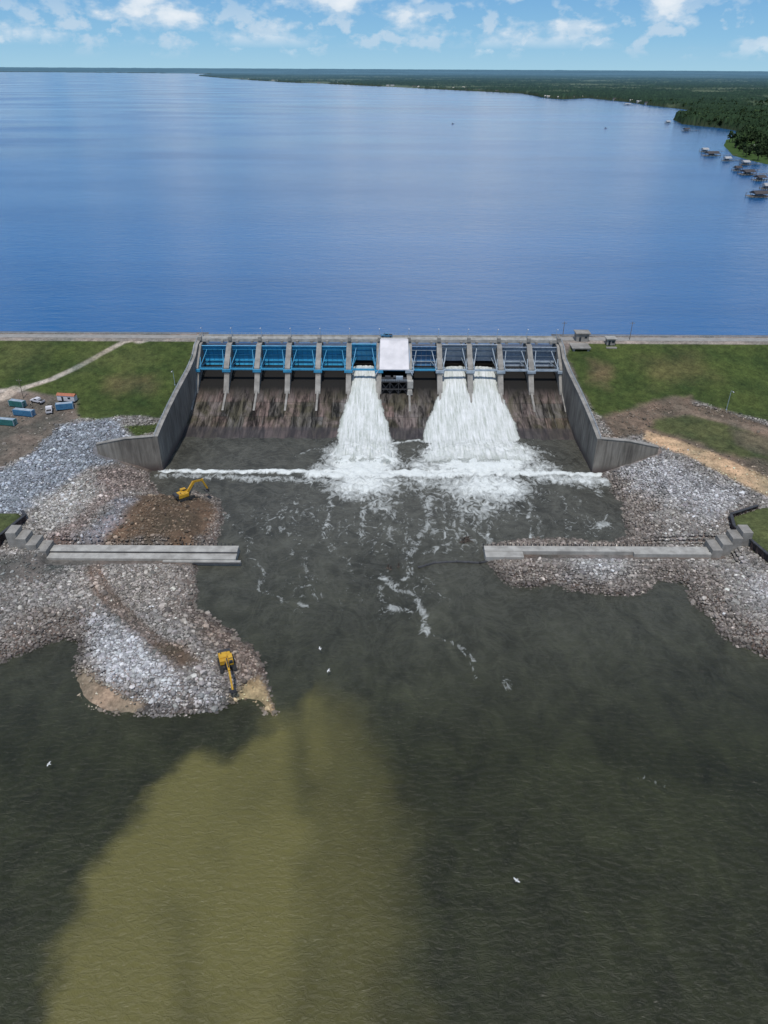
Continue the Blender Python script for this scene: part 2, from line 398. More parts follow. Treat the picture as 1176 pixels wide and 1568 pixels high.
V = ico[None]*sc3[:, None, :]*rng.uniform(.75, 1.25, (NK, 12, 1))
ang = rng.uniform(0, 6.28, NK); ca, sa = np.cos(ang)[:, None], np.sin(ang)[:, None]
tl = rng.uniform(-.6, .6, NK); ct, st_ = np.cos(tl)[:, None], np.sin(tl)[:, None]
vx, vy, vz = V[..., 0], V[..., 1]*ct-V[..., 2]*st_, V[..., 1]*st_+V[..., 2]*ct
V = np.stack([vx*ca-vy*sa+px[:, None], vx*sa+vy*ca+py[:, None], vz+(ph+sz*.2)[:, None]], -1)
me = bpy.data.meshes.new("riprap_rocks"); vv = V.reshape(-1, 3).astype(np.float32)
ff = (icf[None]+np.arange(NK)[:, None, None]*12).reshape(-1)
me.vertices.add(len(vv)); me.vertices.foreach_set('co', vv.ravel())
me.loops.add(len(ff)); me.loops.foreach_set('vertex_index', ff.astype(np.int32))
me.polygons.add(len(ff)//3); me.polygons.foreach_set('loop_start', np.arange(len(ff)//3, dtype=np.int32)*3)
try: me.polygons.foreach_set('loop_total', np.full(len(ff)//3, 3, np.int32))
except Exception: pass
me.update(calc_edges=True); me.polygons.foreach_set('use_smooth', np.zeros(len(ff)//3, bool))
patch = .75+.5*fbm(px, py, 11, 3, 90)
rc = col[iy, ix]*(rng.lognormal(0, .42, NK)*patch)[:, None]*(1+rng.normal(0, .015, (NK, 3)))
rc = np.clip(rc*1.3, .02, .62); rgba = np.ones((NK, 12, 4), np.float32); rgba[..., :3] = rc[:, None, :]
a_ = me.attributes.new('col', 'FLOAT_COLOR', 'POINT'); a_.data.foreach_set('color', rgba.ravel())
m_r, nt, b = newmat("riprap_stone"); at = N(nt, 'ShaderNodeAttribute', attribute_name='col')
nt.links.new(mix(nt, 1.0, at.outputs['Color'], ramp(nt, noise(nt, 1.5, 5), [(.3, .75), (.7, 1.2)]), 'MULTIPLY'), b.inputs['Base Color'])
b.inputs['Roughness'].default_value = .9
me.materials.append(m_r); o = bpy.data.objects.new("riprap_rocks", me); scene.collection.objects.link(o)

# ------------------------------------------------------------------ tailwater
wx = axis(-175, 175, .7, -4000, 4000); wy = axis(45, 296, .6, -3000, 330)
wy = wy[wy < 320]
X, Y = np.meshgrid(wx, wy)
foam = np.zeros(X.shape); rg = (np.abs(X) < 180) & (Y > 40)
Xr, Yr = X[rg], Y[rg]; fo = np.zeros(Xr.shape)
wv = (fbm(Xr, Yr, 10, 4, 77)-.5)*2; wv2 = (fbm(Xr, Yr, 10, 4, 79)-.5)*2
def blob(u, v, ru, rv, st):
    global fo
    p = P(u, v); q = P(u+ru, v); r = P(u, v+rv)
    a = abs(q[0]-p[0]); bb = abs(r[1]-p[1])
    fo = np.maximum(fo, st*np.exp(-(((Xr+wv*3-p[0])/a)**2+((Yr+wv2*3-p[1])/bb)**2)))
def streak(pts, w, st, wob=2.5):
    global fo
    d = linedist([P(u, v)[:2] for u, v in pts], Xr+wv*wob, Yr+wv2*wob)
    fo = np.maximum(fo, st*np.exp(-(d/w)**2))
streak([(246,722),(400,722),(520,722),(640,723),(760,722),(910,728)], 2.0, 1.0, 1.2)
streak([(480,726),(640,728),(830,726)], 4.2, 1.0)
streak([(245,729),(400,732),(520,738)], 4.5, .56); streak([(830,733),(922,736)], 5, .75); streak([(760,724),(920,728)], 2.4, 1.05, 1.0)
blob(555,700,52,34,1.7); blob(560,742,76,28,.9); blob(585,768,44,32,.55)
blob(738,700,84,34,1.7); blob(745,745,100,32,.92); blob(740,778,90,32,.58)
blob(520,745,46,24,.62); blob(640,742,60,24,.62); blob(900,735,25,14,.8); blob(915,752,14,20,.5)
blob(650,715,60,22,.72); blob(500,720,40,20,.7); blob(830,718,40,20,.7)
for a, b_, cc_ in ((505,500,.5), (560,556,.5), (590,600,.5), (640,650,.46), (700,705,.5), (745,752,.5), (800,812,.48), (850,872,.42)):
    streak([(a,750),((a+b_)/2+6,775),(b_,800),(b_-4,825)], 2.0, cc_)
streak([(640,755),(690,790),(700,830),(640,850)], 3.5, .46); streak([(725,760),(730,800),(720,835)], 3.5, .44)
streak([(520,690),(480,690),(455,700)], 1.6, .5)
streak([(600,680),(640,674),(690,690)], 1.4, .7, .6); streak([(800,690),(830,690),(850,700)], 1.6, .55)
streak([(660,760),(655,800),(640,825),(622,850)], 2.4, .5); streak([(800,780),(830,800),(825,830)], 2.5, .42)
streak([(622,850),(630,880),(600,900),(585,885)], 2.2, .48)
streak([(585,885),(610,905),(635,915),(650,945),(655,970)], 2.4, .56); streak([(588,900),(592,925),(625,935)], 1.8, .5)
streak([(700,990),(720,1010),(725,1040)], 1.8, .46); streak([(772,1040),(778,1060)], 1.6, .46)
streak([(655,970),(700,990)], 1.4, .4)
streak([(905,810),(925,800),(935,790)], 2, .52); streak([(880,760),(905,790),(900,815)], 2, .42)
streak([(385,860),(410,880),(400,905),(470,930)], 1.8, .42); blob(345,790,14,10,.48); streak([(470,850),(465,885),(490,890)], 2, .42); streak([(350,800),(380,820),(385,860)], 2, .4)
streak([(440,780),(460,820),(440,860)], 2, .38); streak([(530,850),(540,890),(520,930)], 2, .36)
blob(700,820,120,60,.42); blob(450,790,120,60,.36); blob(620,900,130,90,.33); blob(900,800,60,50,.36); blob(600,820,220,80,.36)
blob(470,900,70,60,.33)
blob(1000,1205,50,25,.34)
foam[rg] = fo*(1+wv2*.15)
sed = np.zeros(X.shape)
pl = [P(u, v)[:2] for u, v in [(412,1075),(432,1085),(455,1100),(480,1062),(520,1085),(565,1130),(590,1200),(612,1300),(620,1420),(605,1568),(560,1750),(60,1750),(88,1568),(98,1450),(130,1370),(205,1265),(240,1205),(300,1165),(350,1165),(385,1130),(402,1105)]]
sd = sdf(pl, Xr, Yr)+(fbm(Xr, Yr, 9, 5, 3)-.5)*9+(fbm(Xr, Yr, 2.2, 3, 33)-.5)*2.5
softn = np.where(Xr > P(450,1300)[0], 9.0, 3.8)
sv = sm(sd/softn*.5+.5)
inner = .55+.45*sm((P(500,1300)[0]+wv*4-Xr)/9)
thin = linedist([P(u, v)[:2] for u, v in [(452,1070),(455,1150),(470,1240)]], Xr+wv*2, Yr)
thin2 = linedist([P(u, v)[:2] for u, v in [(250,1400),(280,1480),(300,1568)]], Xr+wv*4, Yr)
sv = sv*inner*(1-.45*np.exp(-(thin/3)**2))*(1-.3*np.exp(-(thin2/5)**2))*(.65+.7*fbm(Xr+wv*5, Yr*.7, 11, 5, 21))
sed[rg] = sv
fm = np.clip(foam, 0, 1.3)
Zw = np.where(rg, sm(fm)*((fbm(X, Y, 2.6, 3, 8)-.3)*2.4)+np.maximum(fm-.9, 0)*2.2, 0)+np.where(rg & (Y > 180), (fbm(X, Y, 3.5, 3, 18)-.5)*.35*sm((Y-180)/60), 0)
Zw = np.where(Y < 300, Zw, 0)
m_w, nt, b = newmat("tailwater")
fA = N(nt, 'ShaderNodeAttribute', attribute_name='foam').outputs['Fac']; sA = N(nt, 'ShaderNodeAttribute', attribute_name='sed').outputs['Fac']
g = N(nt, 'ShaderNodeNewGeometry'); sx = N(nt, 'ShaderNodeSeparateXYZ'); nt.links.new(g.outputs['Position'], sx.inputs[0])
t = math_(nt, 'MULTIPLY', math_(nt, 'SUBTRACT', sx.outputs[1], 120.0), .009, True)
big = noise(nt, .03, 6, .6, dist=1.5); med = noise(nt, .14, 6, .65, (1,.6,1), 1.2)
base = mix(nt, t, (.021,.023,.010), (.058,.057,.047))  # greyer towards the dam: reflection and foam haze put into the base colour
base = mix(nt, 1.0, base, ramp(nt, big, [(.3, .7), (.7, 1.35)]), 'MULTIPLY')
base = mix(nt, 1.0, base, ramp(nt, med, [(.3, .68), (.7, 1.4)]), 'MULTIPLY')
sw = noise(nt, .09, 7, .62, (1,.8,1), 3.0)
base = mix(nt, math_(nt, 'MULTIPLY', ramp(nt, sw, [(.46, 0.0), (.53, .55), (.60, 0.0)]), math_(nt, 'MULTIPLY', t, .6)), base, (.13,.13,.11))
base = mix(nt, sA, base, (.120,.108,.036))
nf = noise(nt, .32, 8, .68, (1,.7,1), 1.6); nf2 = noise(nt, 1.1, 6, .7)
val = math_(nt, 'ADD', fA, math_(nt, 'MULTIPLY', math_(nt, 'SUBTRACT', nf, .5), 1.5))
fmask = ramp(nt, val, [(.42, 0.0), (.6, .4), (.9, 1.0)])
base = mix(nt, fmask, base, mix(nt, nf2, (.5,.53,.49), (.78,.8,.8)))
nt.links.new(base, b.inputs['Base Color'])
nt.links.new(math_(nt, 'ADD', math_(nt, 'MULTIPLY', fmask, .6), .2), b.inputs['Roughness']); b.inputs['IOR'].default_value = 1.33
rp = noise(nt, .6, 6, .65, (.8,1.4,1), .6)
bump(nt, b, rp, .8, .6)
gridmesh("tailwater", X, Y, Zw, [m_w], attrs={'foam': foam, 'sed': sed})

# ------------------------------------------------------------------ lake
m_l, nt, b = newmat("lake_water")
pat = noise(nt, .0012, 5, .6, (.35,1.6,1), .8)
pat2 = noise(nt, .0045, 4, .6, (.5,1.2,1))
lc = ramp(nt, pat, [(.35, (.004,.066,.20)), (.65, (.008,.11,.30))])
nt.links.new(lc, b.inputs['Base Color']); b.inputs['IOR'].default_value = 1.36
nt.links.new(ramp(nt, pat2, [(.35, .10), (.65, .20)]), b.inputs['Roughness'])
w1 = noise(nt, .11, 6, .65, (.6,1.5,1), .6)
bump(nt, b, w1, .22, 2.0)
bb = B(); bb.add([(-120000,349.5,23), (120000,349.5,23), (120000,220000,23), (-120000,220000,23)], [(0,1,2,3)]); bb.build("lake_water", [m_l])

# ------------------------------------------------------------------ dam
dam = empty("spillway_dam")
OY = [284, 292, 304, 315, 326, 334, 340, 343, 346, 350, 354]
OZ = [-1.6, -.3, 1.7, 4.4, 8.0, 11.6, 14.0, 14.8, 15.0, 14.6, 13]
def oz(y): return float(np.interp(y, OY, OZ))
gx = np.linspace(CX-87.2, CX+87.2, 100); gy = np.linspace(283, 353.5, 60)
X, Y = np.meshgrid(gx, gy); Z_ = np.interp(Y, OY, OZ)
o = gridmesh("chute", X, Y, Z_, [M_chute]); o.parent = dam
bays = [CX-87+14.5*i for i in range(13)]
pb = B()
for i, x in enumerate(bays):
    w = 2.5
    pb.prismx([(353.4,10), (353.4,26.1), (343.5,26.1), (341,24.3), (333.6,19.6), (332,18.4), (331.6,15), (326.5,9.2), (325.5,7), (345,9)], x-w/2, x+w/2)
    pb.prismx([(328,8.4), (326,9.0), (316,5.0), (313,3.6), (316,4.2)], x-.5, x+.5)
    pb.box(x, 347, 28.0, 1.6, 2.2, 1.9, 0)
    pb.box(x, 332.2, 17.1, 4.0, 1.7, 1.4, 1 if i < 7 else 2)
    pb.beam((x-2.1,332.2,17.6), (x-1.3,338,21.5), .35, .35, 1 if i < 7 else 2); pb.beam((x+2.1,332.2,17.6), (x+1.3,338,21.5), .35, .35, 1 if i < 7 else 2)
pb.build("piers", [M_conc, M_blueL, M_greyL], dam, bevel=.12)
for i in range(12):
    x0, x1 = bays[i]+1.3, bays[i+1]-1.3
    gb = B(); lift = 13 if i in (5, 8, 9) else 0
    R = 11.5; ty, tz = 334.5, 18.0
    aa = [math.radians(-15+lift+5.5*k) for k in range(11)]
    outer = [(ty+(R+.25)*math.cos(a), tz+(R+.25)*math.sin(a)) for a in aa]; inner_ = [(ty+R*math.cos(a), tz+R*math.sin(a)) for a in aa]
    gb.prismx(outer+inner_[::-1], x0, x1, 0)
    for k in (2, 5, 8):
        a = aa[k]; gb.beam((x0,ty+(R-.35)*math.cos(a),tz+(R-.35)*math.sin(a)), (x1,ty+(R-.35)*math.cos(a),tz+(R-.35)*math.sin(a)), .6, .3, 1)
    for k in range(1, 5):
        xx = x0+(x1-x0)*k/5
        for q in range(0, 10, 2):
            a, a2 = aa[q], aa[min(q+2, 10)]
            gb.beam((xx,ty+(R-.15)*math.cos(a),tz+(R-.15)*math.sin(a)), (xx,ty+(R-.15)*math.cos(a2),tz+(R-.15)*math.sin(a2)), .1, .25, 1)
    for xs, xi in ((x0+.4, x0+2.2), (x1-.4, x1-2.2)):
        for k in (2, 8):
            a = aa[k]; gb.beam((xs,ty,tz), (xi,ty+(R-.6)*math.cos(a),tz+(R-.6)*math.sin(a)), .3, .3, 1)
        gb.cyl((xs-.4,ty,tz), (xs+.4,ty,tz), .6, 10, 1)
    gb.box((x0+x1)/2, 333.2, 17.5, x1-x0, 1.5, .6, 2)
    for k in range(9): gb.box(x0+(x1-x0)*k/8, 332.5, 18.3, .07, .07, 1.0, 2)
    gb.box((x0+x1)/2, 332.5, 18.8, x1-x0, .07, .07, 2)
    gb.build("tainter_gate_%d" % (i+1), [M_blue, M_blueL, M_blueL] if i < 6 else ([M_gblue, M_greyL, M_blueL] if i in (6, 7) else [M_grey, M_greyL, M_greyL]), dam)
db = B()
db.box(CX, 350.2, 26.65, 178, 6.8, .8, 0)
db.box(CX, 346.95, 27.45, 178, .25, .8, 0); db.box(CX, 353.45, 27.45, 178, .25, .8, 0)
for k in range(90):
    x = CX-88+k*2.0
    db.box(x, 346.95, 28.35, .08, .08, 1.0, 1); db.box(x, 353.45, 28.35, .08, .08, 1.0, 1)
for y in (346.95, 353.45):
    for z in (28.2, 28.8): db.box(CX, y, z, 178, .06, .06, 1)
for i in range(12):
    x = (bays[i]+bays[i+1])/2
    db.box(x-3.5, 346.1, 26.7, 1.2, 1.1, 1.2, 2); db.box(x+3.5, 346.1, 26.7, 1.2, 1.1, 1.2, 2)
db.build("bridge_deck", [M_deck, M_greyL, M_conc], dam)
# hoist platform over bay 7
hx = (bays[6]+bays[7])/2; hp = empty("hoist_platform")
hb = B()
def slab(x0t, x1t, x0b, x1b, yt, zt, yb, zb, th, m):
    hb.add([(x0t,yt,zt), (x1t,yt,zt), (x1b,yb,zb), (x0b,yb,zb), (x0t,yt,zt-th), (x1t,yt,zt-th), (x1b,yb,zb-th), (x0b,yb,zb-th)], [(0,1,2,3), (4,7,6,5), (0,4,5,1), (1,5,6,2), (2,6,7,3), (3,7,4,0)], m)
slab(hx-6.7, hx+6.7, hx-7.0, hx+7.0, 344.5, 28.2, 331.5, 18.3, .4, 0)
for k in range(1, 6):
    xt = hx-6.7+13.4*k/6
    hb.beam((xt,344.4,28.25), (hx-7+14*k/6,331.6,18.35), .12, .12, 0)
hb.box(hx, 345.6, 27.9, 13.6, 2.2, .9, 0)
for sgn in (-1, 1):
    hb.add([(hx+sgn*6.9,344.5,28), (hx+sgn*7.1,331.5,18.1), (hx+sgn*8.8,330.2,15.6), (hx+sgn*8.2,338,16)], [(0,1,2,3)], 1)
    hb.add([(hx+sgn*6.9,344.5,27.8), (hx+sgn*7.0,331.5,17.9), (hx+sgn*7.0,331.5,12), (hx+sgn*6.9,344.5,15)], [(0,1,2,3)], 1)
hb.build("sheet_roof", [M_white, M_grey], hp)
hb = B()
hb.box(hx, 328.6, 14.2, 12.2, 6.0, .35, 1); hb.box(hx, 328.6, 10.4, 12.2, 6.0, .3, 1)
for xx in (-6, -2, 2, 6):
    for yy in (325.8, 331.2): hb.beam((hx+xx,yy,oz(yy)-.3), (hx+xx,yy,14.1), .35, .35, 0)
for k in range(3):
    xa = hx-6+4*k; hb.beam((xa,325.7,8.5), (xa+4,325.7,14), .18, .18, 0); hb.beam((xa+4,325.7,8.5), (xa,325.7,14), .18, .18, 0)
for k in range(13): hb.box(hx-6+k, 325.7, 14.95, .08, .08, 1.2, 2)
for z in (15.0, 15.5): hb.box(hx, 325.7, z, 12.2, .08, .08, 2)
hb.box(hx-3, 329, 15.1, 2.6, 2, 1.5, 0); hb.box(hx+2.5, 329.2, 15.0, 3.2, 1.8, 1.3, 2); hb.cyl((hx-.4,329,15.4), (hx+.8,329,15.4), .8, 10, 0)
hb.build("steel_frame", [M_dark, M_dark, M_greyL], hp)
rb = B(); rb.box(bays[7]+.2, 327.2, 12.6, 3.0, 2.5, 3.6, 0); rb.box(bays[7]+.2, 325.6, 9.3, 2.6, 2.8, 2.2, 0, 0, .8, .6); rb.build("concrete_block", [M_deck], dam, bevel=.1)

# spillway flow
m_j, nt, b = newmat("white_water")
s1 = noise(nt, .9, 6, .6, (1.4,.1,.1)); s2 = noise(nt, .35, 6, .7, (1,.3,.3), .5); s3 = noise(nt, 2.5, 4, .6, (1,.2,.2))
jc = ramp(nt, s1, [(.32, (.36,.39,.35)), (.48, (.56,.58,.56)), (.68, (.72,.73,.73))])
jc = mix(nt, ramp(nt, s2, [(.42, 0.0), (.7, .5)]), jc, (.36,.39,.34))
jc = mix(nt, ramp(nt, s3, [(.5, 0.0), (.75, .35)]), jc, (.84,.85,.86))
eA = N(nt, 'ShaderNodeAttribute', attribute_name='edge').outputs['Fac']
jc = mix(nt, ramp(nt, eA, [(.0, .75), (.9, 0.0)]), jc, (.30,.32,.28))
nt.links.new(jc, b.inputs['Base Color']); b.inputs['Roughness'].default_value = .7
s4 = noise(nt, .8, 6, .7, (1,.3,.3), 1)
al = ramp(nt, math_(nt, 'ADD', math_(nt, 'MULTIPLY', eA, 1.5), math_(nt, 'MULTIPLY', math_(nt, 'SUBTRACT', s4, .5), 1.6)), [(.12, 0.0), (.62, 1.0)])
nt.links.new(al, b.inputs['Alpha']); bump(nt, b, s1, .5, .5)
JY = [343, 336, 328, 318, 306, 296, 288, 278, 268]
def jet(L, Rr, mid=None):
    ys = np.linspace(343, 268, 150); ts = np.linspace(0, 1, 110)
    Lx = np.interp(ys, JY[::-1], L[::-1]); Rx = np.interp(ys, JY[::-1], Rr[::-1])
    k = np.ones(9)/9; Lx[4:-4] = np.convolve(Lx, k, 'valid'); Rx[4:-4] = np.convolve(Rx, k, 'valid')
    T, YY = np.meshgrid(ts, ys); XX = Lx[:, None]*(1-T)+Rx[:, None]*T
    XX = XX+(fbm(T*6, YY, 3, 3, 12)-.5)*1.2
    prof = 1-np.abs(2*T-1)**4
    base_ = np.interp(YY, OY, OZ); base_ = np.maximum(base_, -.4)
    toe = np.exp(-((YY-279)/8)**2)
    ZZ = base_+.1+prof*(1.0+.5*sm((330-YY)/30))+(fbm(XX*2.2, YY*.5, 1.6, 3, 2)-.5)*.7*prof+toe*prof*(fbm(XX, YY, 2.2, 4, 42)-.1)*2.6
    dE = np.minimum(T*(Rx-Lx)[:, None], (1-T)*(Rx-Lx)[:, None])
    e = np.clip(dE/2.6, 0, 1)*np.clip((YY-268)/9, 0, 1)
    if mid is not None:
        dm = np.abs(XX-mid); cut = np.clip((dm-1.2)/1.5, 0, 1); bl = sm((YY-318)/14)
        e = e*(1-bl*(1-cut))
        ZZ -= .8*np.exp(-(dm/1.5)**2)*sm((YY-300)/30)
    return gridmesh("spillway_white_water", XX, YY, ZZ, [m_j], attrs={'edge': e})
jet([-16.2,-16.3,-16.8,-18.8,-21.0,-21.6,-21.5,-22,-22], [-3.8,-3.6,-2.8,-.8,2.0,3.4,3.6,4,4])
jet([27.4,27.2,26.0,22.8,18.6,16.6,16.2,16,16], [54.0,54.2,55.2,57.6,60.2,60.6,61,61,61], mid=bays[9])

# retaining walls
for sg in (-1, 1):
    wb = B()
    prof = [(262.5,-4), (262.5,15.2), (272,16.8), (285,18.4), (300,19.8), (322,21.2), (334,23.0), (341,26.4), (347,26.9), (354,26.9), (354,-4)]
    xi = CX+sg*87.02; xo = CX+sg*88.8
    wb.prismx(prof, min(xi, xo), max(xi, xo), 0)
    cap_ = prof[1:-1]
    for (ya, za), (yb, zb) in zip(cap_[:-1], cap_[1:]):
        wb.beam((CX+sg*87.9,ya,za+.12), (CX+sg*87.9,yb,zb+.12), 2.1, .25, 1)
    pr = [(CX+sg*88.82,-4), (CX+sg*88.82,15.2), (CX+sg*100,14.2), (CX+sg*112,11.6), (CX+sg*112,-4)]
    wb.prismy(pr, 262.55, 264.1, 0)
    for (xa, za), (xb, zb) in zip(pr[1:3], pr[2:4]): wb.beam((xa,263.3,za+.12), (xb,263.3,zb+.12), 1.9, .24, 1)
    for (ya, za), (yb, zb) in zip(cap_[:-1], cap_[1:]):
        n = max(1, int(abs(yb-ya)/2.4))
        for k in range(n):
            t = k/n; wb.box(CX+sg*88.2, ya+(yb-ya)*t, za+(zb-za)*t+.8, .1, .1, 1.2, 2)
        for hh in (.9, 1.4): wb.beam((CX+sg*88.2,ya,za+hh), (CX+sg*88.2,yb,zb+hh), .08, .08, 2)
    wb.build("retaining_wall", [M_wallc, M_conc, M_greyL])

# crest road
rd = simple("asphalt_road", (.30,.29,.27), (.22,.21,.20), .4, .9)
for sg in (-1, 1):
    q = B(); xs = [CX+sg*89, CX+sg*400, CX+sg*3000]
    q.add([(min(xs),349.3,27.05), (max(xs),349.3,27.05), (max(xs),354.3,27.05), (min(xs),354.3,27.05)], [(0,1,2,3)], 0)
    for k in range(150):
        x = CX+sg*(91+k*2.5); q.box(x, 355.2, 27.45, .12, .12, .8, 1)
    q.box(CX+sg*(91+187), 355.2, 27.75, 375, .1, .3, 1)
    q.build("crest_road", [rd, M_greyL])

def house_box(name, x, y, z, sx, sy, sz, mats):
    q = B(); q.box(0, 0, sz/2, sx, sy, sz, 0); q.box(0, 0, sz+.2, sx+1.2, sy+1.2, .4, 1)
    q.box(-sx*.2, -sy/2-.03, 1.1, 1.0, .1, 2.2, 2); q.box(sx*.25, -sy/2-.03, sz*.55, 1.2, .1, 1.0, 2); q.box(-sx/2-.03, 0, sz*.55, .1, 1.4, 1.0, 2)
    return q.build(name, mats, loc=(x, y, z), bevel=.04)
house_box("valve_house", 96, 350, 27, 6, 5, 3.8, [M_conc, M_conc, M_glass])
q = B(); q.box(0,0,.3,9,8,.6,0)
for a in (-3.5, 3.5):
    for e in (-3, 3): q.box(a, e, -4, 1, 1, 8, 0)
q.build("concrete_platform", [M_conc], loc=(93.8, 342.5, 26.2), bevel=.05)
house_box("control_kiosk", 109, 345.5, 26.4, 4.0, 3.2, 3.0, [M_conc, M_deck, M_glass])
q = B(); q.box(0,0,-1.4,5,4.5,2.8,0); q.build("kiosk_foundation", [M_conc], loc=(109,343.8,26.0))

def lamp(x, y, z, h=8):
    q = B(); q.cyl((0,0,0), (0,0,h), .13, 8, 0, .08); q.cyl((0,0,0), (0,0,.4), .3, 8, 0)
    q.beam((0,0,h-.1), (0,-1.8,h+.25), .1, .1, 0); q.box(0, -2.1, h+.2, .35, .9, .18, 1)
    q.build("street_lamp", [M_greyL, M_white], loc=(x, y, z))
for k in range(13): lamp(CX-87+k*14.5, 353.1, 27, 4.5)
lamp(*G(1112,628), 9)
lamp(*G(268,590), 7)
def pole(x, y, z, h=10):
    q = B(); q.cyl((0,0,0), (0,0,h), .17, 8, 0, .11); q.box(0, 0, h-.8, 2.4, .14, .16, 0)
    for a in (-1, 0, 1): q.cyl((a,0,h-.72), (a,0,h-.45), .07, 6, 1)
    q.build("utility_pole", [M_wood, M_greyL], loc=(x, y, z))
pole(120, 351, 27, 9); pole(88.5, 357, 27, 7); pole(*G(36,610), 9)

# ------------------------------------------------------------------ weir, steps, sheet piles
q = B()
xl0, xl1 = P(205,846,2.4)[0], P(363,846,2.4)[0]; yw = WL[1]
xa = P(75,846,2.4)[0]
q.box((xa+xl1)/2, yw+2.1, .8, xl1-xa, 3.6, 3.6, 0)
q.box((xa+xl1)/2, yw-1.4, .3, xl1-xa, 3.2, 3.3, 0)
q.box((xl0+xl1)/2+6, yw-3.5, -.3, (xl1-xl0)*.75, .9, 3.6, 0)
q.box((xa+xl1)/2, yw+.22, 2.15, xl1-xa, .2, .5, 1)
for k in range(14): q.box(xl1-19+k*1.3, yw+4.2, 2.2, .25, .3, 2.4, 1)
q.box(xl1-6, yw-4.4, 1.0, 16, .25, .5, 1)
q.build("concrete_weir", [M_deck, M_dark], bevel=.08)
q = B(); x0, x1, x2 = P(742,842,2.4)[0], P(800,842,2.4)[0], P(1085,842,2.4)[0]; yr = WR[1]
q.box((x0+x2)/2, yr+1.2, .7, x2-x0, 2.6, 3.4, 0); q.box((x0+x1)/2, yr-2.0, .4, x1-x0, 3.6, 3.4, 0)
q.box((x0+x2)/2, yr-.3, 1.4, x2-x0-.4, .5, 1.9, 0)
for k in range(44): q.box(x0+k*1.35, yr+2.75, 2.0, .3, .3, 2.2, 1)
q.box(x1+50, yr-1.2, 1.0, 26, 1.4, 2.6, 0)
q.build("concrete_weir", [M_deck, M_dark], bevel=.08)
for sg, xb, yb in ((-1, xa, yw), (1, x2, yr)):
    q = B()
    for k in range(4): q.box(xb+sg*(1.8+3.4*k), yb+1.3+.8*k, 1.5+.9*k, 3.36, 6.6-.5*k, 5+1.5*k, 0)
    q.build("concrete_steps", [M_conc], bevel=.08)
def sheetpile(path, ztop, name="sheet_pile_wall"):
    q = B(); acc = []
    for (a, b_) in zip(path[:-1], path[1:]):
        a = np.array(a); b_ = np.array(b_); L = np.linalg.norm(b_-a); d = (b_-a)/L; nrm = np.array([-d[1], d[0]])
        n = int(L/.7)
        for k in range(n):
            o_ = .35*(1 if (k//2) % 2 == 0 else -1); acc.append(a+d*L*k/n+nrm*o_)
    for (a, b_) in zip(acc[:-1], acc[1:]): q.beam((a[0],a[1],ztop/2-1), (b_[0],b_[1],ztop/2-1), .16, ztop+2, 0)
    for (a, b_) in zip(path[:-1], path[1:]): q.beam((a[0],a[1],ztop+.15), (b_[0],b_[1],ztop+.15), 1.0, .3, 1)
    q.build(name, [M_rust, M_dark])
sheetpile([LPLAT[1], LPLAT[2], LPLAT[3], LPLAT[4]], 6.2); sheetpile([RPLAT[1], RPLAT[2], RPLAT[3], RPLAT[4], RPLAT[5]], 6.2)

# ------------------------------------------------------------------ excavators
def excavator(loc, rz, boomsc=1.0, reach=0):
    e = empty("excavator", loc); e.rotation_euler = (0, 0, rz)
    q = B()
    for sg in (-1, 1):
        prof = [(-2.3,.25), (-2.5,.55), (-2.3,.9), (2.3,.9), (2.5,.55), (2.3,.25), (1.9,.02), (-1.9,.02)]
        q.prismx(prof, sg*1.4-.35, sg*1.4+.35, 0)
        for k in range(8): q.box(sg*1.4, -2+k*.57, .93, .72, .25, .08, 0)
        for k in range(5): q.cyl((sg*1.4-.4,-1.7+k*.85,.35), (sg*1.4+.4,-1.7+k*.85,.35), .27, 10, 1)
    q.box(0, 0, .65, 2.2, 2.6, .5, 1); q.cyl((0,0,.85), (0,0,1.15), .9, 16, 1)
    q.build("tracks", [M_rub, M_dark], e)
    q = B(); q.box(.2, -.9, 1.7, 2.6, 3.2, 1.1, 0); q.prismx([(-2.2,1.15), (-3.1,1.3), (-3.3,1.8), (-3.1,2.35), (-2.2,2.35)], -1.3, 1.4, 1)
    q.box(.5, -1.2, 2.35, 1.6, 1.8, .25, 0); q.box(.9, -1.6, 2.6, .2, .2, .5, 1)
    q.build("house", [M_yel, M_dark], e, bevel=.06)
    q = B(); q.prismx([(-.8,1.15), (-.8,2.9), (.7,2.9), (1.2,2.1), (1.2,1.15)], -1.35, -.35, 0)
    q.prismx([(.72,2.82), (1.22,2.1), (1.24,1.6), (.78,2.82)], -1.25, -.45, 1)
    q.box(-1.37, .1, 2.3, .04, 1.3, .8, 1); q.box(-.33, .1, 2.3, .04, 1.3, .8, 1); q.build("cab", [M_yel, M_glass], e, bevel=.04)
    q = B(); bs = boomsc
    p0 = (.2,.6,1.6); p1 = (.2,.6+2.6*bs,1.6+3.0*bs); p2 = (.2,.6+5.6*bs,1.6+2.6*bs); p3 = (.2,.6+(6.6+reach)*bs,.9)
    q.beam(p0, p1, .5, .75, 0); q.beam(p1, p2, .45, .6, 0); q.beam((.2,p2[1]-.6,p2[2]+.5), p3, .38, .5, 0)
    q.cyl((.55,1.2,1.3), (.55,.6+2.3*bs,1.6+2.0*bs), .13, 8, 1); q.cyl((-.15,1.2,1.3), (-.15,.6+2.3*bs,1.6+2.0*bs), .13, 8, 1)
    q.cyl((.2,p1[1],p1[2]+.5), (.2,p2[1]-.4,p2[2]+.7), .12, 8, 1)
    q.build("boom", [M_yel, M_dark], e)
    q = B(); y = p3[1]
    q.prismx([(y+.2,.95), (y+.35,.3), (y,-.1), (y-.7,-.05), (y-1.0,.5), (y-.85,.55), (y-.55,.15), (y-.05,.25), (y-.15,.9)], -.5, .9, 0)
    for k in range(4): q.box(-.35+k*.37, y-1.0, .55, .12, .12, .3, 0)
    q.build("bucket", [M_dark], e)
    return e
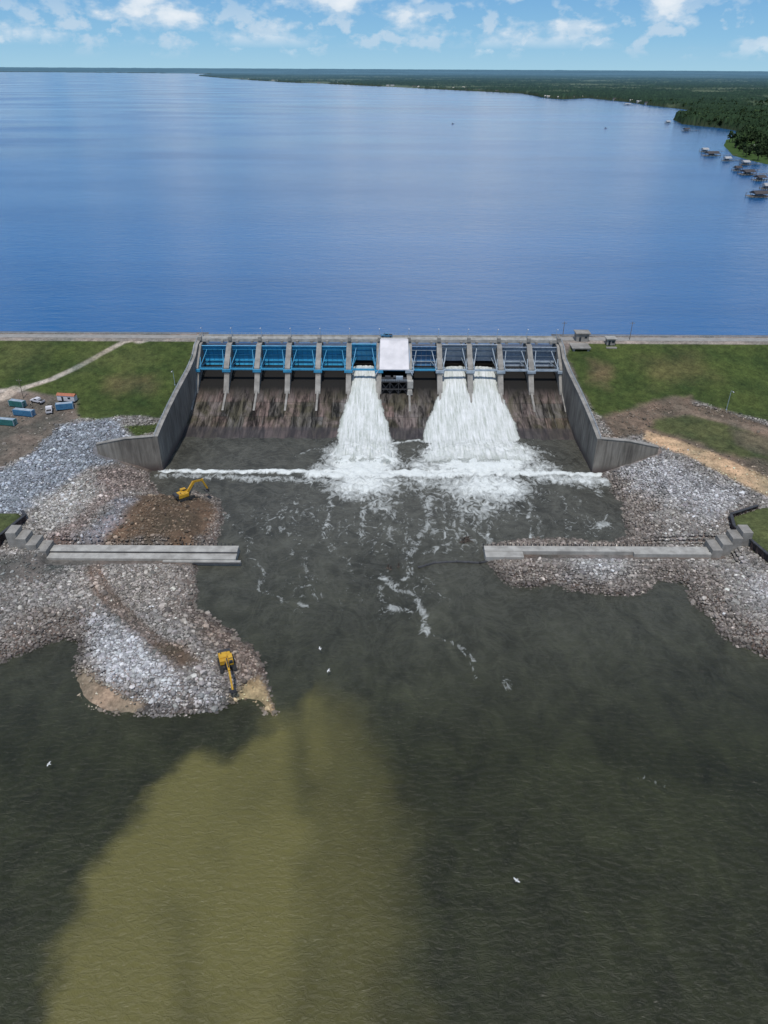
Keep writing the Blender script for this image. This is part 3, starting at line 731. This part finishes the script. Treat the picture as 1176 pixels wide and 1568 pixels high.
p = G(284,763); e1 = excavator((p[0], p[1], p[2]+.05), math.radians(-50), 1.0); e1.scale = (1.25,)*3
p = G(348,1020); e2 = excavator((p[0], p[1], p[2]+.05), math.radians(200), 1.05, 1.0); e2.scale = (1.2,)*3

# ------------------------------------------------------------------ yard
def container(p, rz, mat, L=7):
    q = B(); q.box(0,0,1.45,L,2.4,2.5,0)
    n = int(L/.5)
    for k in range(n):
        for sg in (-1, 1): q.box(-L/2+.3+k*.5, sg*1.23, 1.45, .2, .1, 2.2, 0)
    for a in (-1, 1):
        for b_ in (-1, 1): q.box(a*L/2, b_*1.2, 1.45, .18, .18, 2.66, 1)
    q.box(0,0,2.74,L-.4,2.0,.06,1)
    for b_ in (-.6, .6): q.box(L/2+.02, b_, 1.4, .06, .1, 2.2, 1)
    q.build("cargo_container", [mat, M_greyL], loc=(p[0], p[1], p[2]), rz=rz)
container(G(38,636), math.radians(-12), M_cblue, 9); container(G(100,626), math.radians(15), M_cblue, 7); container(G(8,650), math.radians(-10), M_teal, 10)
container(G(28,622), math.radians(-15), M_teal, 7)
def truck(p, rz, body=M_white, name="pickup_truck", sc=1.0):
    q = B()
    q.prismx([(-2.6,.45), (-2.6,1.05), (-.9,1.08), (-.75,1.75), (.75,1.78), (1.35,1.12), (2.6,1.0), (2.7,.5)], -.95, .95, 0)
    q.box(0,-1.75,1.1,1.6,1.5,.06,2)
    q.prismx([(.8,1.72), (1.33,1.15), (1.38,1.15), (.86,1.74)], -.8, .8, 1)
    for sg in (-1, 1):
        q.box(sg*.955, 0, 1.42, .03, 1.2, .45, 1)
        for y in (-1.7, 1.7): q.cyl((sg*.98-.12,y,.4), (sg*.98+.12,y,.4), .4, 14, 2)
    q.build(name, [body, M_glass, M_rub], loc=(p[0], p[1], p[2]), rz=rz, scale=sc, bevel=.04)
truck(G(76,630), math.radians(20), M_white, "pickup_truck", 1.3); truck(G(58,616), math.radians(70), M_white, "pickup_truck", 1.2)
truck(P(592,516,27.05), math.radians(90), M_cblue, "pickup_truck", 1.1)
p = G(104,614); q = B(); q.box(0,0,1.7,8,2.6,2.4,1); q.prismx([(-1.5,2.9), (0,3.7), (1.5,2.9)], -4.2, 4.2, 0)
q.box(-1.5,-1.33,1.5,.9,.06,1.9,2); q.box(1.6,-1.33,1.9,1.2,.06,.8,2)
for a in (-2.5, 2.5): q.cyl((a,-1.1,.3), (a,1.1,.3), .3, 10, 2)
q.build("office_trailer", [M_orange, M_white, M_glass], loc=tuple(p), rz=math.radians(-8))

# ------------------------------------------------------------------ driftwood, boom line, posts
q = B(); p = P(714,828)
for k in range(16):
    a = random.uniform(0, 6.28); L = random.uniform(1, 4); o_ = Vector((random.uniform(-2,2), random.uniform(-1.5,1.5), random.uniform(.1,.8)))
    d = Vector((math.cos(a)*L/2, math.sin(a)*L/2, random.uniform(-.3,.9))); q.cyl(o_-d, o_+d, random.uniform(.12,.3), 6, 0, .06)
q.build("driftwood_pile", [M_bark], loc=tuple(p))
q = B(); pts = [P(u, v, .15) for u, v in [(642,869),(665,862),(700,860),(735,862),(752,858)]]
for a, b_ in zip(pts[:-1], pts[1:]): q.cyl(a, b_, .4, 8, 0)
for t in range(9):
    a = pts[min(t//2, 3)]*(1-.5*(t % 2))+pts[min(t//2, 3)+1]*.5*(t % 2); q.ell(a[0], a[1], .3, .6, .5, .4, 0)
q.build("debris_boom", [M_dark])
for u, v in ((594,870),(610,868),(598,872)):
    q = B(); q.cyl((0,0,-1), (.1,0,1.6), .28, 8, 0, .2); q.ell(0,0,.05,.6,.5,.3,0); q.build("wooden_post", [M_bark], loc=tuple(P(u, v)))

def gull(u, v, z, rz):
    q = B(); q.ell(0,0,0,.16,.42,.14,0,10,8); q.ell(0,.45,.06,.09,.13,.09,0); q.cyl((0,.55,.05), (0,.68,.02), .03, 6, 1, .005)
    q.add([(-.1,-.35,.02),(.1,-.35,.02),(.16,-.68,.02),(-.16,-.68,.02)], [(0,1,2,3)], 0)
    for sg in (-1, 1):
        q.add([(sg*.08,.22,.05),(sg*.08,-.14,.05),(sg*.55,-.1,.26),(sg*.55,.3,.26)], [(0,1,2,3)], 0)
        q.add([(sg*.55,.3,.26),(sg*.55,-.1,.26),(sg*1.05,-.22,.14),(sg*.95,.12,.16)], [(0,1,2,3)], 0)
    q.build("seagull", [M_feath, M_orange], loc=tuple(P(u, v, z)), rz=rz, smooth=False, scale=.72)
for u, v, z, r in ((75,1170,2,1.4),(791,1348,2.5,2.4),(503,1027,2,1.2),(490,993,2,1.8)): gull(u, v, z, r)

# ------------------------------------------------------------------ far shore
SH = [(360,121),(440,126),(520,129),(600,133),(700,138),(800,143),(836,150),(862,152),(900,150),(960,156),(985,160),(1010,163),(1045,167),(1078,172),(1050,176),(1031,183),(1045,190),(1072,193),(1105,196),(1138,202),(1132,209),(1112,214),(1108,223),(1122,238),(1150,246),(1176,252),(1230,264),(1400,305)]
SHw = [P(u, v, 23)[:2] for u, v in SH]
RL = SHw+[(30000, SHw[-1][1]), (90000, 2000), (200000, 220000), (-200000, 220000), (-200000, 30000), (-9000, 24000), (-4200, 21000), (-3300, 15000)]
azs = np.radians(np.concatenate([np.arange(-60, -30, .5), np.arange(-30, 30, .06), np.arange(30, 60, .4)]))
ds = [1000.0]
while ds[-1] < 210000: ds.append(ds[-1]*(1.0065 if ds[-1] < 5000 else 1.013 if ds[-1] < 20000 else 1.04))
ds = np.array(ds); A, D = np.meshgrid(azs, ds); X = np.sin(A)*D; Y = np.cos(A)*D
ins = inside(RL, X, Y)
X0, Y0 = X[ins], Y[ins]
dist_sh = linedist(SHw, X0, Y0)
Zf = np.full(X.shape, 22.6)
fn = fbm(X0, Y0, 45, 4, 51); big = fbm(X0, Y0, 500, 3, 61); big2 = fbm(X0, Y0, 2500, 3, 63)
dense = sm((big-.36)/.08)
lawn = (dist_sh < 60) & (D[ins] < 1800)
hh = (6+16*fn+rng.uniform(-5, 5, len(X0)))*dense+1.2*(1-dense)
hh = np.where(lawn, 1.0, hh)*sm(dist_sh/5+.15)
Zf[ins] = 23+hh+np.maximum(0, (D[ins]-20000)/1500)*big2
cf = np.zeros(X.shape+(3,)); dd = D[ins]
green = np.array((.020,.036,.017))*(.55+.9*fn)[:, None]*(1+.9*(rng.random(len(X0))-.5))[:, None]
openc = np.array((.12,.14,.08)); green = green*dense[:, None]+openc*(1-dense)[:, None]
green[lawn] = (.05,.085,.028)
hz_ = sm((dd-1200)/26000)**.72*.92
hazec = np.array((.085,.165,.225)); green = green*(1-hz_[:, None])+hazec*hz_[:, None]*(.75+.5*big2[:, None])  # distance haze blended into the woodland vertex colours
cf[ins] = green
kp = ins[:-1,:-1] | ins[:-1,1:] | ins[1:,1:] | ins[1:,:-1]
cf[~ins] = (.04,.05,.03)
m_f, nt, b = newmat("far_woodland"); at = N(nt, 'ShaderNodeAttribute', attribute_name='col')
nt.links.new(at.outputs['Color'], b.inputs['Base Color']); b.inputs['Roughness'].default_value = 1; b.inputs['Specular IOR Level'].default_value = .0
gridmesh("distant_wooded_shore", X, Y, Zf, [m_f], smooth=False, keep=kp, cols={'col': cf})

m_tr, nt, b = newmat("tree_foliage"); at = N(nt, 'ShaderNodeAttribute', attribute_name='col')
nt.links.new(at.outputs['Color'], b.inputs['Base Color']); b.inputs['Roughness'].default_value = .9
b.inputs['Specular IOR Level'].default_value = .1
def tree_arrays(trees, nl=90, leaf=1.0):
    vs = []; cs = []
    for (x, y, z, h, w) in trees:
        lob = rng.normal(0, .33, (7, 3)); k = rng.integers(0, 7, nl)
        p = lob[k]+rng.normal(0, .2, (nl, 3)); p = np.clip(p, -1, 1)
        ctr = np.stack([x+p[:, 0]*w, y+p[:, 1]*w, z+h*.6+p[:, 2]*h*.42], -1)
        a = rng.normal(0, 1, (nl, 3)); a /= np.linalg.norm(a, axis=1)[:, None]
        b_ = np.cross(a, rng.normal(0, 1, (nl, 3))); b_ /= np.linalg.norm(b_, axis=1)[:, None]
        s_ = (leaf*rng.uniform(.6, 1.4, nl)*w*.17)[:, None]
        vs.append(np.stack([ctr-a*s_, ctr-b_*s_, ctr+a*s_, ctr+b_*s_], 1))
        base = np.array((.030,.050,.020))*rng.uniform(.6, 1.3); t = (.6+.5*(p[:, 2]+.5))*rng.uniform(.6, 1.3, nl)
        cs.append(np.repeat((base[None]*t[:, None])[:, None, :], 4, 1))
    return np.concatenate(vs).reshape(-1, 3), np.concatenate(cs).reshape(-1, 3)
def build_trees(name, trees, nl=90, leaf=1.0):
    v, cl = tree_arrays(trees, nl, leaf); q = B()
    for (x, y, z, h, w) in trees:
        q.cyl((x,y,z-.5), (x,y,z+h*.55), .035*h, 6, 0, .02*h)
        for k in range(3):
            a = random.uniform(0, 6.28); q.cyl((x,y,z+h*.3), (x+math.cos(a)*w*.5,y+math.sin(a)*w*.5,z+h*.65), .018*h, 5, 0, .008*h)
    tv = np.array(q.v); n0 = len(tv)
    me = bpy.data.meshes.new(name)
    allv = [tuple(a) for a in tv]+[tuple(a) for a in v]
    fs = q.f+[(n0+4*i, n0+4*i+1, n0+4*i+2, n0+4*i+3) for i in range(len(v)//4)]
    me.from_pydata(allv, [], fs); me.materials.append(M_bark); me.materials.append(m_tr)
    me.polygons.foreach_set('material_index', [0]*len(q.f)+[1]*(len(v)//4))
    at = me.attributes.new('col', 'FLOAT_COLOR', 'POINT'); rgba = np.ones((len(allv), 4), np.float32); rgba[n0:, :3] = cl; at.data.foreach_set('color', rgba.ravel())
    o = bpy.data.objects.new(name, me); scene.collection.objects.link(o); return o
for u, v, h, w in [(1053,186,20,14),(1068,190,18,11),(1044,180,15,9),(1138,226,18,11),(1132,232,11,7),(1165,233,18,11),(1150,222,17,11),(1172,240,15,9),(1100,195,17,11),(1160,215,20,13),(1174,225,20,12)]:
    p = P(u, v, 23.6); build_trees("oak_tree", [(p[0], p[1], 23.6, h, w)], 260, .75)
tr = []
while len(tr) < 1100:
    u = rng.uniform(960, 1260); v = rng.uniform(158, 246)
    p = P(u, v, 24)
    if not inside(SHw+RL[len(SHw):], np.array([p[0]]), np.array([p[1]]))[0]: continue
    d0 = linedist(SHw, np.array([p[0]]), np.array([p[1]]))[0]
    if d0 < 6: continue
    if v > 212 and d0 < 60 and rng.random() < .8: continue
    tr.append((p[0], p[1], 23.8, rng.uniform(13, 22), rng.uniform(6, 11)))
build_trees("shoreline_trees", tr, 60, 1.15)

def dock(u, v, L=22, W=14, rz=0, roof=M_roofd, walk=30):
    p = P(u, v, 23); q = B()
    q.box(0,0,1.3,L,W,.3,0)
    for a in np.linspace(-L/2+.5, L/2-.5, 5):
        for b_ in (-W/2+.5, W/2-.5): q.cyl((a,b_,-3), (a,b_,4.4), .25, 6, 0)
    q.prismx([(-W/2-.8,4.3), (0,6.8), (W/2+.8,4.3), (W/2+.8,4.05), (-W/2-.8,4.05)], -L*.32, L*.45, 1)
    q.box(L*.1, 0, 2.2, L*.25, 3, 1.5, 2); q.box(L*.12, W*.3, 2.3, 7, 2, 1.4, 2)
    q.box(L/2+walk/2, 0, 1.3, walk, 1.8, .25, 0)
    for k in range(int(walk/5)): q.cyl((L/2+k*5,.8,-3), (L/2+k*5,.8,2.2), .2, 6, 0)
    q.build("boathouse_dock", [M_wood, roof, M_greyL], loc=tuple(p), rz=rz)
dock(1088,239,26,14,.15,M_roofd,34); dock(1112,247,14,8,.2,M_roofl,22); dock(1143,268,20,13,.2,M_roofd,30); dock(1162,277,16,10,.3,M_roofd,30); dock(1160,302,22,13,.1,M_roofd,40)
dock(1078,233,14,9,.15,M_roofl,30); dock(1128,262,12,8,.15,M_roofd,30); dock(1172,290,12,8,.15,M_roofl,30)
dock(1022,189,14,9,.1,M_roofl,34); dock(1050,201,18,10,.3,M_roofd,30); dock(1140,253,14,8,.2,M_roofl,20); dock(960,161,30,12,.1,M_roofl,30)
def house(u, v, L=18, W=11, rz=0, roof=M_roofd):
    p = P(u, v, 24); q = B(); q.box(0,0,1.7,L,W,3.8,0); q.prismx([(-W/2-.7,3.6), (0,7.2), (W/2+.7,3.6)], -L/2-.7, L/2+.7, 1)
    for k in range(4): q.box(-L/2+L*(k+.5)/4, -W/2-.04, 1.9, 1.5, .1, 1.5, 2)
    q.box(L*.3, 0, 6.6, 1, 1, 2.4, 0)
    q.build("lake_house", [M_wall, roof, M_glass], loc=(p[0], p[1], 23.8), rz=rz)
house(1160,228,22,12,.2,M_roofl); house(1172,214,20,12,-.1); house(1160,205,20,12,.1,M_roofl); house(1130,194,20,12,0); house(1060,180,18,11,.1); house(1020,160,26,12,0,M_roofl); house(1085,189,20,12,0)
q = B()
for k in range(110):
    u = rng.uniform(370, 1000); i = np.interp(u, [a[0] for a in SH[:12]], [a[1] for a in SH[:12]])
    p = P(u, i-rng.uniform(.4, 1.5)*(1 if rng.random() < .6 else 7), 24)
    if p[1] < 0 or p[1] > 30000: continue
    w = rng.uniform(10, 30); q.box(p[0], p[1], 27, w, 12, 7, int(rng.integers(0, 2))); q.prismx([(p[1]-7,30.5), (p[1],34), (p[1]+7,30.5)], p[0]-w/2-1, p[0]+w/2+1, int(rng.integers(0, 3)))
q.build("distant_lake_houses", [M_roofl, M_wall, M_roofd])
def boat(u, v):
    p = P(u, v, 23); q = B(); q.add([(-3,-1.2,0),(3,-1.2,0),(5,0,.3),(3,1.2,0),(-3,1.2,0),(-3,-1.5,1.2),(3,-1.5,1.2),(5.6,0,1.5),(3,1.5,1.2),(-3,1.5,1.2)], [(0,1,6,5),(1,2,7,6),(2,3,8,7),(3,4,9,8),(4,0,5,9),(5,6,7,8,9),(4,3,2,1,0)], 0)
    q.box(0,0,2.0,2.2,1.6,1.4,1); q.build("motor_boat", [M_white, M_glass], loc=tuple(p), rz=.4, scale=1.0)
boat(693,190); boat(927,197)

# ------------------------------------------------------------------ sky + sun
EL = math.radians(68); AZ = math.radians(190)
w = bpy.data.worlds.new("World"); scene.world = w; w.use_nodes = True; nt = w.node_tree
bg = nt.nodes['Background']; bg.inputs['Strength'].default_value = .1
sk = N(nt, 'ShaderNodeTexSky', sky_type='NISHITA'); sk.sun_disc = False; sk.sun_elevation = EL; sk.sun_rotation = AZ
sk.altitude = 100; sk.air_density = 1.0; sk.dust_density = .4; sk.ozone_density = 2.5
tc = N(nt, 'ShaderNodeTexCoord'); sx = N(nt, 'ShaderNodeSeparateXYZ'); nt.links.new(tc.outputs['Generated'], sx.inputs[0])
def wnoise(sc, scale, detail, rough=.55, loc=(0,0,0)):
    mp = N(nt, 'ShaderNodeMapping'); mp.inputs['Scale'].default_value = sc; mp.inputs['Location'].default_value = loc
    nt.links.new(tc.outputs['Generated'], mp.inputs[0]); n = N(nt, 'ShaderNodeTexNoise'); n.inputs['Scale'].default_value = scale
    n.inputs['Detail'].default_value = detail; n.inputs['Roughness'].default_value = rough; nt.links.new(mp.outputs[0], n.inputs['Vector']); return n.outputs['Fac']
zc = sx.outputs[2]
n1 = wnoise((1,1,2.0), 13, 9, .55, (.3,.1,0))
n1b = wnoise((1,1,1.6), 30, 7, .55, (2.3,.1,.4))
env = ramp(nt, zc, [(0.020, 0.0), (.032, .75), (.05, 1.0), (.5, .6)])
env2 = ramp(nt, zc, [(0.010, 0.0), (.022, .7), (.04, .9), (.08, .2)])
m1 = math_(nt, 'MULTIPLY', ramp(nt, n1, [(.47, 0.0), (.58, .95)]), env)
m1b = math_(nt, 'MULTIPLY', ramp(nt, n1b, [(.51, 0.0), (.60, .85)]), env2)
m1 = math_(nt, 'MAXIMUM', m1, m1b)
n2 = wnoise((1,1,1.6), 3.0, 8, .55, (1.7,.4,.2))
gx_ = math_(nt, 'MULTIPLY', math_(nt, 'SUBTRACT', sx.outputs[0], .08), 3.4)
gau = math_(nt, 'POWER', 2.718, math_(nt, 'MULTIPLY', math_(nt, 'MULTIPLY', gx_, gx_), -1.0))
high = ramp(nt, zc, [(.066, 0.0), (.10, 1.0), (.40, .9), (.6, .1)])
fy = math_(nt, 'GREATER_THAN', sx.outputs[1], 0.0)
m2 = math_(nt, 'MULTIPLY', math_(nt, 'MULTIPLY', math_(nt, 'MULTIPLY', gau, high), ramp(nt, n2, [(.32, .45), (.48, 1.0)])), fy)
mm = math_(nt, 'MAXIMUM', m1, m2)
# humid blue-white air near the horizon
haze = ramp(nt, zc, [(0.0, .9), (.06, .75), (.25, .25), (.5, 0.0)])
air = mix(nt, 1.0, ramp(nt, zc, [(0.0, (.36,.62,.80)), (.03, (.22,.50,.78)), (.066, (.12,.37,.72)), (.12, (.06,.25,.62)), (.3, (.05,.21,.56))]), (10.,10.,10.), 'MULTIPLY')
base_sky = mix(nt, haze, mix(nt, 1.0, sk.outputs[0], (.85,1.0,1.12), 'MULTIPLY'), air)
out = mix(nt, mm, base_sky, mix(nt, math_(nt, 'MAXIMUM', ramp(nt, n1, [(.5, 0.0), (.66, 1.0)]), m2), (5.6,6.9,8.2), (8.4,8.9,9.4)))
nt.links.new(out, bg.inputs['Color'])
sl = bpy.data.lights.new("sun", 'SUN'); sl.energy = 3.1; sl.angle = math.radians(.5); sl.color = (1, .96, .9)
so = bpy.data.objects.new("sun", sl); scene.collection.objects.link(so)
d = Vector((math.sin(AZ)*math.cos(EL), math.cos(AZ)*math.cos(EL), math.sin(EL)))
so.rotation_euler = d.to_track_quat('Z', 'Y').to_euler()
scene.view_settings.view_transform = 'Standard'; scene.view_settings.look = 'None'; scene.view_settings.exposure = 0
